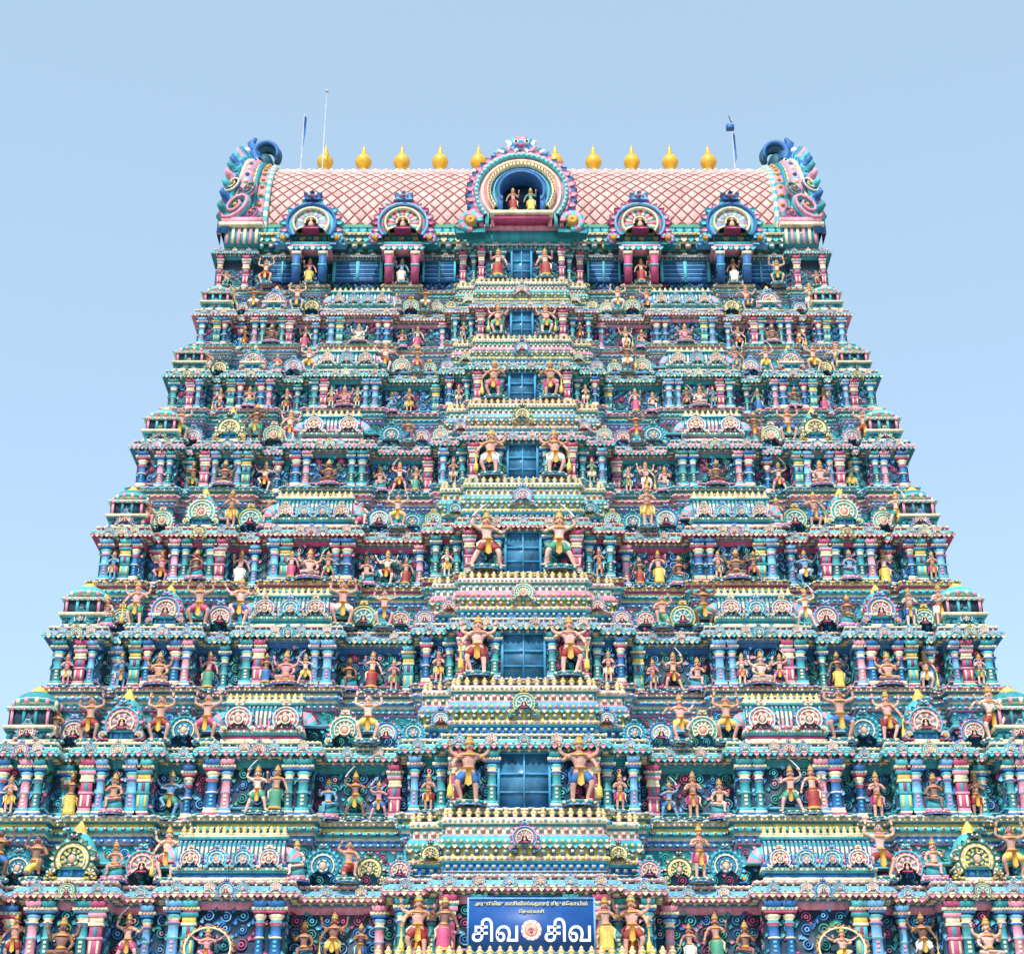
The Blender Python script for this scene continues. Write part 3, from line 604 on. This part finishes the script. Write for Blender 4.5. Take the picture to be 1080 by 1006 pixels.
def build(kd,cl):
    q=POSES[kd];dz=q['pz']-.5;sw=q['sw'];up=lambda t:(t[0]+sw*.3,t[1],t[2]+dz)
    J=[(sw,0,q['pz']),(sw*.7,0,.6+dz),(sw*.4,-.005,.71+dz),(sw*.3,0,.79+dz),(sw*.3,0,.845+dz),(sw*.3,-.008,.9+dz)];E=[(0,1),(1,2),(2,3),(3,4),(4,5)];r=[.072,.055,.074,.062,.03,.04]
    for sg,L in zip((-1,1),q['legs']):
        o=len(J);J+=[(sw+sg*.055,-.01,q['pz']-.035),*L];E+=[(0,o),(o,o+1),(o+1,o+2),(o+2,o+3)];r+=[.055,.038,.023,.017]
    for e,w,bk in q['arms']:
        o=len(J);sg=1 if e[0]>0 else -1
        J+=[up((sg*.115,.01+.02*bk,.79-.03*bk)),up(e),up(w)];E+=[(3 if not bk else 2,o),(o,o+1),(o+1,o+2)];r+=[.036,.026,.017]
    v,f=skin_geo(J,E,r)
    b=MB();b.add(v,f,(1,1,1),1);Gd=P['gold']
    for e,w,bk in q['arms']: hand(b,up(e),up(w))
    hx,hz=sw*.3,.93+dz
    ball(b,hx,-.01,hz,.052,.058,.068,(1,1,1),12,9,1)
    tube(b,[(hx,-.062,hz+.015),(hx,-.08,hz-.012),(hx,-.06,hz-.017)],[.006,.012,.004],(1,1,1),5,1)
    for sg in(-1,1):
        ball(b,hx+sg*.021,-.058,hz+.012,.013,.009,.009,P['white'],6,4);ball(b,hx+sg*.021,-.066,hz+.012,.006,.004,.007,P['black'],5,3)
        ball(b,hx+sg*.053,0,hz,.009,.014,.02,(1,1,1),6,4,1);tube(b,[(hx+sg*.006,-.062,hz+.027),(hx+sg*.022,-.062,hz+.033),(hx+sg*.036,-.052,hz+.026)],.004,P['black'],4)
        ball(b,hx+sg*.06,-.005,hz-.03,.014,.014,.02,Gd,6,4)
    ball(b,hx,-.06,hz-.033,.017,.009,.007,P['red'],6,4)
    for e,w,bk in q['arms']:
        e_=Vector(up(e));w_=Vector(up(w));tube(b,[w_.lerp(e_,.12),w_.lerp(e_,.28)],[.024,.026],Gd,6)
        s_=Vector(up(((.115 if e[0]>0 else -.115),.01+.02*bk,.79-.03*bk)));tube(b,[s_.lerp(e_,.4),s_.lerp(e_,.55)],[.038,.037],Gd,6)
    out=[('body',b)]
    g=MB()
    if q.get('skirt'):
        n=20;pf=[(.085,.58,cl),(.105,.5,Gd),(.11,.49,cl),(.115,.3,cl),(.125,.12,Gd),(.14,.06,cl)];vv=[];ff=[];cc=[]
        for rr,z,c in pf:
            for k in range(n):
                a=2*math.pi*k/n;m_=1+.07*(k%2)*(z<.5);vv.append((sw+rr*m_*math.cos(a),-.005+rr*m_*.75*math.sin(a),z+dz))
        for j in range(len(pf)-1):
            for k in range(n): ff.append((j*n+k,j*n+(k+1)%n,j*n+n+(k+1)%n,j*n+n+k));cc.append(pf[j][2])
        g.add(vv,ff,cc)
    else:
        J2=[J[0],(sw*.8,0,q['pz']+.06)];E2=[(0,1)];r2=[.082,.066]
        for sg,L in zip((-1,1),q['legs']):
            o=len(J2);h=Vector((sw+sg*.055,-.01,q['pz']-.035));k=h.lerp(Vector(L[0]),.9);J2+=[h[:],k[:]];E2+=[(0,o),(o,o+1)];r2+=[.069,.056]
        v2,f2=skin_geo(J2,E2,r2);g.add(v2,f2,cl)
        if q['pz']>.4: plate(g,[(sw-.03,q['pz']+.04),(sw+.03,q['pz']+.04),(sw+.045,q['pz']-.22),(sw,q['pz']-.26),(sw-.045,q['pz']-.22)],-.11,-.09,Gd)
    for sg in(-1,1):
        if q['pz']>.4: tube(g,[(sw+sg*.08,-.02,q['pz']+.04),(sw+sg*.14,-.02,q['pz']-.03),(sw+sg*.13,0,q['pz']-.15),(sw+sg*.17,0,q['pz']-.25)],[.016,.024,.02,.008],P['cream'] if sg>0 else cl,5)
    lathe(g,[(.062,.60+dz,Gd),(.09,.565+dz,P['red']),(.094,.545+dz,Gd),(.088,.535+dz,Gd)],12,sw*.85,0,0,1,.95)
    out.append(('garment',g))
    j=MB()
    lathe(j,[(.1,.775+dz,Gd),(.085,.81+dz,P['rose']),(.06,.84+dz,Gd),(.04,.855+dz,Gd)],14,hx,-.005,0,1,.85)
    out.append(('necklace',j))
    c=MB()
    if kd in('atlas','kneel'):
        ball(c,hx,.012,hz+.022,.058,.058,.058,P['black'],10,6);ball(c,hx,.03,hz+.075,.03,.03,.03,P['black'],8,5);out.append(('hair',c))
    else:
        ball(c,hx,.018,hz+.012,.057,.054,.064,P['black'],10,6)
        lathe(c,[(.06,.03,Gd),(.074,.045,P['red']),(.066,.06,Gd),(.06,.085,Gd),(.054,.1,P['green']),(.05,.12,Gd),(.036,.15,Gd),(.038,.16,P['red']),(.018,.185,Gd),(.004,.21,Gd)],12,hx,.0,hz);out.append(('crown',c))
    if q['prop']:
        w=MB();wp=Vector(up(q['arms'][0][1]));nm='club'
        if q['prop']=='club': tube(w,[(wp.x+.01,wp.y-.02,wp.z+.07),(wp.x+.01,wp.y-.02,.25),(wp.x+.01,wp.y-.02,.2),(wp.x+.01,wp.y-.02,.06),(wp.x+.01,wp.y-.02,.02)],[.012,.014,.035,.045,.02],P['yel'],8)
        elif q['prop']=='sword': nm='sword';tube(w,[(wp.x+.03,wp.y-.03,wp.z-.01),(wp.x-.02,wp.y-.03,wp.z+.07),(wp.x-.12,wp.y-.03,wp.z+.2),(wp.x-.16,wp.y-.03,wp.z+.24)],[.01,.013,.011,.003],P['white'],4)
        elif q['prop']=='lotus': nm='lotus';lathe(w,[(.006,-.03,P['green']),(.008,.04,P['pink']),(.03,.07,P['pink']),(.02,.1,P['rose']),(.004,.12,P['rose'])],8,wp.x,wp.y-.03,wp.z+.02)
        elif q['prop']=='halo':
            nm='halo';arc(w,.5,.54,-70,250,40,-.02,.02,[P['cream']],0,.55);arc(w,.54,.58,-70,250,40,0,.03,[P['brown'],P['gold']],0,.55)
            for k in range(26):
                a=math.radians(-70+320*k/25);C,S=math.cos(a),math.sin(a);plate(w,[(.57*C+.03*S,.55+.57*S-.03*C),(.64*C,.55+.64*S),(.57*C-.03*S,.55+.57*S+.03*C)],-.01,.02,P['terra'])
        elif q['prop']=='seat': nm='throne';box(w,-.2,.2,-.16,.12,.0,.24,P['teal'],tp=.85);box(w,-.22,.22,-.18,.12,.0,.05,P['pink'])
        out.append((nm,w))
    d=MB();a_,b2=(P['pink'],P['blue']) if kd in('seated','lalita') else (P['teal'],P['cream'])
    rr=.27 if kd in('seated','lalita') else .2
    lathe(d,[(rr*1.05,-.09,P['blue']),(rr*1.05,-.07,b2),(rr*.85,-.055,a_),(rr*1.0,-.03,a_),(rr*1.08,-.008,P['cream']),(rr*.95,0,P['cream'])],16,0,-.03,0,1,.72)
    for k in range(16):
        a=2*math.pi*k/16;ball(d,rr*1.03*math.cos(a),-.03+rr*.74*math.sin(a),-.03,.03,.03,.028,(a_,P['cream'])[k%2],5,3)
    out.append(('pedestal',d))
    return out
CL=[P['red'],P['blue'],P['yel'],P['green'],P['rose'],P['white']]
cache={}
HT=dict(seated=.76,lalita=.93,kneel=.86,atlas=1.02,goddess=1.14,namaste=1.14,guardian=1.14,warrior=1.12,dancer=1.1,halo=1.1)
ST=ST[:298]
for k,(kd,x,y,z,h,col,sg,fc) in enumerate(ST):
    cl=R.randrange(6) if fc is None else fc
    if (kd,cl) not in cache:
        cache[(kd,cl)]=[(n,b.mesh('statue_'+n,True)) for n,b in build(kd,CL[cl])]
    sc=h/(HT[kd]+.09);wd=1.15 if fc is None else 1.3
    M=Matrix.Translation((x,y,z+.09*sc))@Matrix.Rotation(R.uniform(-.18,.18),4,'Z')@Matrix.Diagonal((sc*sg*wd,sc,sc,1))
    root=None
    for n,me in cache[(kd,cl)]:
        o=link(bpy.data.objects.new('statue' if root is None else n,me));o.color=(*col,1)
        if root is None:
            root=o;o.matrix_world=M;tone='dark brown' if sum(col)<.6 else 'blue or green' if col in SKB[:2] else 'flesh toned'
            cloth=('red','blue','yellow','green','pink','white')[cl]
            o['label']=f'{tone} {LAB[kd]}, {cloth} garment';o['category']='statue';o['group']='painted statues on the temple tower'
        else: o.parent=root
# ---------------------------------------------------------------- sign
sg=MB();sx,sy,sw2,sz0,sz1=.2,58.0,4.2,13.25,15.0
box(sg,sx-sw2/2,sx+sw2/2,sy,sy+.08,sz0,sz1,P['blue'],5)
sign=link(bpy.data.objects.new('sign_board',None));sign.location=(sx,sy,sz0);sign['label']='blue temple name board with white Tamil lettering';sign['category']='sign'
SI=Matrix.Translation((-sx,-sy,-sz0))
def sp(n,me): o=link(bpy.data.objects.new(n,me));o.parent=sign;o.matrix_basis=SI;return o
sp('board',sg.mesh('board'))
fr_=MB()
for a in((sx-sw2/2-.06,sx-sw2/2,sz0-.06,sz1+.06),(sx+sw2/2,sx+sw2/2+.06,sz0-.06,sz1+.06),(sx-sw2/2,sx+sw2/2,sz1,sz1+.06),(sx-sw2/2,sx+sw2/2,sz0-.06,sz0)): box(fr_,a[0],a[1],sy-.03,sy+.1,a[2],a[3],P['sky'])
for x in(-1.4,1.8): tube(fr_,[(x,sy+.12,sz0-.6),(x,sy+.12,sz1+.1)],.04,P['blue'],6)
sp('frame',fr_.mesh('frame'))
em=MB()
arc(em,.02,.22,0,360,24,-.01,0,[P['peach']],0,0);arc(em,.22,.27,0,360,24,-.016,0,[P['white']]);arc(em,.27,.33,0,360,24,-.012,0,[P['white'],P['pink']])
for k in range(3): arc(em,.05+.05*k,.065+.05*k,20,160,8,-.02,-.011,[P['rose'] if k==1 else P['white']],0,-.06)
ball(em,0,-.02,-.05,.06,.02,.06,P['rose'],8,5)
eo=link(bpy.data.objects.new('emblem',em.mesh('emblem')));eo.parent=sign;eo.matrix_basis=SI@T(sx,sy-.005,sz0+.72,1.05)
def text(s,x,z,h,w=None,m=6):
    cu=bpy.data.curves.new('lettering','FONT');cu.body=s;cu.align_x='CENTER';cu.size=1;cu.extrude=.01;cu.offset=.014
    o=link(bpy.data.objects.new('t',cu));dg=bpy.context.evaluated_depsgraph_get();dg.update()
    me=bpy.data.meshes.new_from_object(o.evaluated_get(dg));bpy.data.objects.remove(o)
    if not len(me.vertices): return
    co=np.array([v.co[:] for v in me.vertices]);mn,mx=co.min(0),co.max(0)
    sc=h/(mx[1]-mn[1]);sx_=sc if w is None else w/(mx[0]-mn[0])
    me.materials.clear();me.materials.append(MATS[m])
    o=link(bpy.data.objects.new('lettering',me));o.parent=sign
    o.matrix_basis=SI@Matrix.Translation((x,sy-.02,z))@Matrix.Rotation(math.pi/2,4,'X')@Matrix.Diagonal((sx_,sc,1,1))@Matrix.Translation((-(mn[0]+mx[0])/2,-mn[1],0))
text('\u0b9a\u0bbf\u0bb5',sx-1.22,sz0+.33,.8,1.55);text('\u0b9a\u0bbf\u0bb5',sx+1.22,sz0+.33,.8,1.55)
text('அருள்மிகு காசிவிஸ்வநாதர் திருக்'+'\u0bc7\u0b95\u0bbe'+'யில்',sx,sz0+1.5,.19,3.8,7)
text('\u0bc6\u0ba4'+'ன்காசி',sx,sz0+1.25,.16,.85,7)
# ---------------------------------------------------------------- rods
def rod(n,lab,x,y,z0,z1,extra):
    b=MB();tube(b,[(0,0,0),(0,0,z1-z0)],[.04,.025],P['white'],6,4);extra(b,z1-z0)
    o=link(bpy.data.objects.new(n,b.mesh(n)));o.location=(x,y,z0);o['label']=lab;o['category']='mast'
rod('lightning_rod','thin pale lightning rod with small ball tip on roof',-10.2,71,54.4,60.4,lambda b,h:(ball(b,0,0,h,.09,.09,.12,P['sky'],8,5,4),tube(b,[(0,0,h),(0,0,h+.2)],.012,P['white'],5,4)))
rod('antenna_mast','short blue mast with pennant shaped plate',-11.3,71,54.4,58.9,lambda b,h:(plate(b,[(0,h-.1),(.14,h-.3),(.12,h-1.3),(0,h-2.6)],-.015,.015,P['blue']),))
rod('lamp_mast','short blue mast carrying a small dark lamp',11.0,71,54.4,58.6,lambda b,h:(plate(b,[(0,h-.9),(.12,h-1.1),(.14,h-2.6),(0,h-3.0)],-.015,.015,P['blue']),box(b,-.3,.1,-.12,.12,h-.75,h-.45,P['blue']),tube(b,[(0,0,h-.3),(-.15,-.1,h+.1)],[.04,.02],P['navy'],5)))
# ---------------------------------------------------------------- ground, world, light, camera
g=bpy.data.meshes.new('ground');g.from_pydata([(-3000,-3000,0),(3000,-3000,0),(3000,3000,0),(-3000,3000,0)],[],[(0,1,2,3)]);g.materials.append(mat('ground_dust','ground'))
go=link(bpy.data.objects.new('ground',g));go['kind']='structure'
w=bpy.data.worlds.new('World');SC.world=w;w.use_nodes=True;N=w.node_tree.nodes;L=w.node_tree.links
sk=N.new('ShaderNodeTexSky');sk.sky_type='NISHITA';sk.sun_disc=False;sk.sun_elevation=math.radians(50);sk.sun_rotation=math.radians(195);sk.air_density=1.0;sk.dust_density=1.0;sk.ozone_density=1.0
hz_=N.new('ShaderNodeVectorMath');hz_.operation='ADD';hz_.inputs[1].default_value=(2.1,2.9,3.3)
L.new(sk.outputs[0],hz_.inputs[0]);L.new(hz_.outputs[0],N['Background'].inputs[0]);N['Background'].inputs[1].default_value=.15
sd=bpy.data.lights.new('sun','SUN');sd.energy=4.2;sd.angle=math.radians(.5);sd.color=(1,.965,.92)
so=link(bpy.data.objects.new('sun',sd));so.rotation_euler=Vector((-.26,-.97,math.tan(math.radians(50)))).to_track_quat('Z','Y').to_euler()
cd=bpy.data.cameras.new('camera');cd.lens=60;cd.sensor_width=36;cd.sensor_fit='HORIZONTAL';cd.clip_end=8000
cam=link(bpy.data.objects.new('camera',cd));cam.location=(-.45,0,1.6);cam.rotation_euler=(math.radians(90+26.9),0,0)
SC.camera=cam
SC.view_settings.view_transform='Standard';SC.view_settings.look='None';SC.view_settings.exposure=0
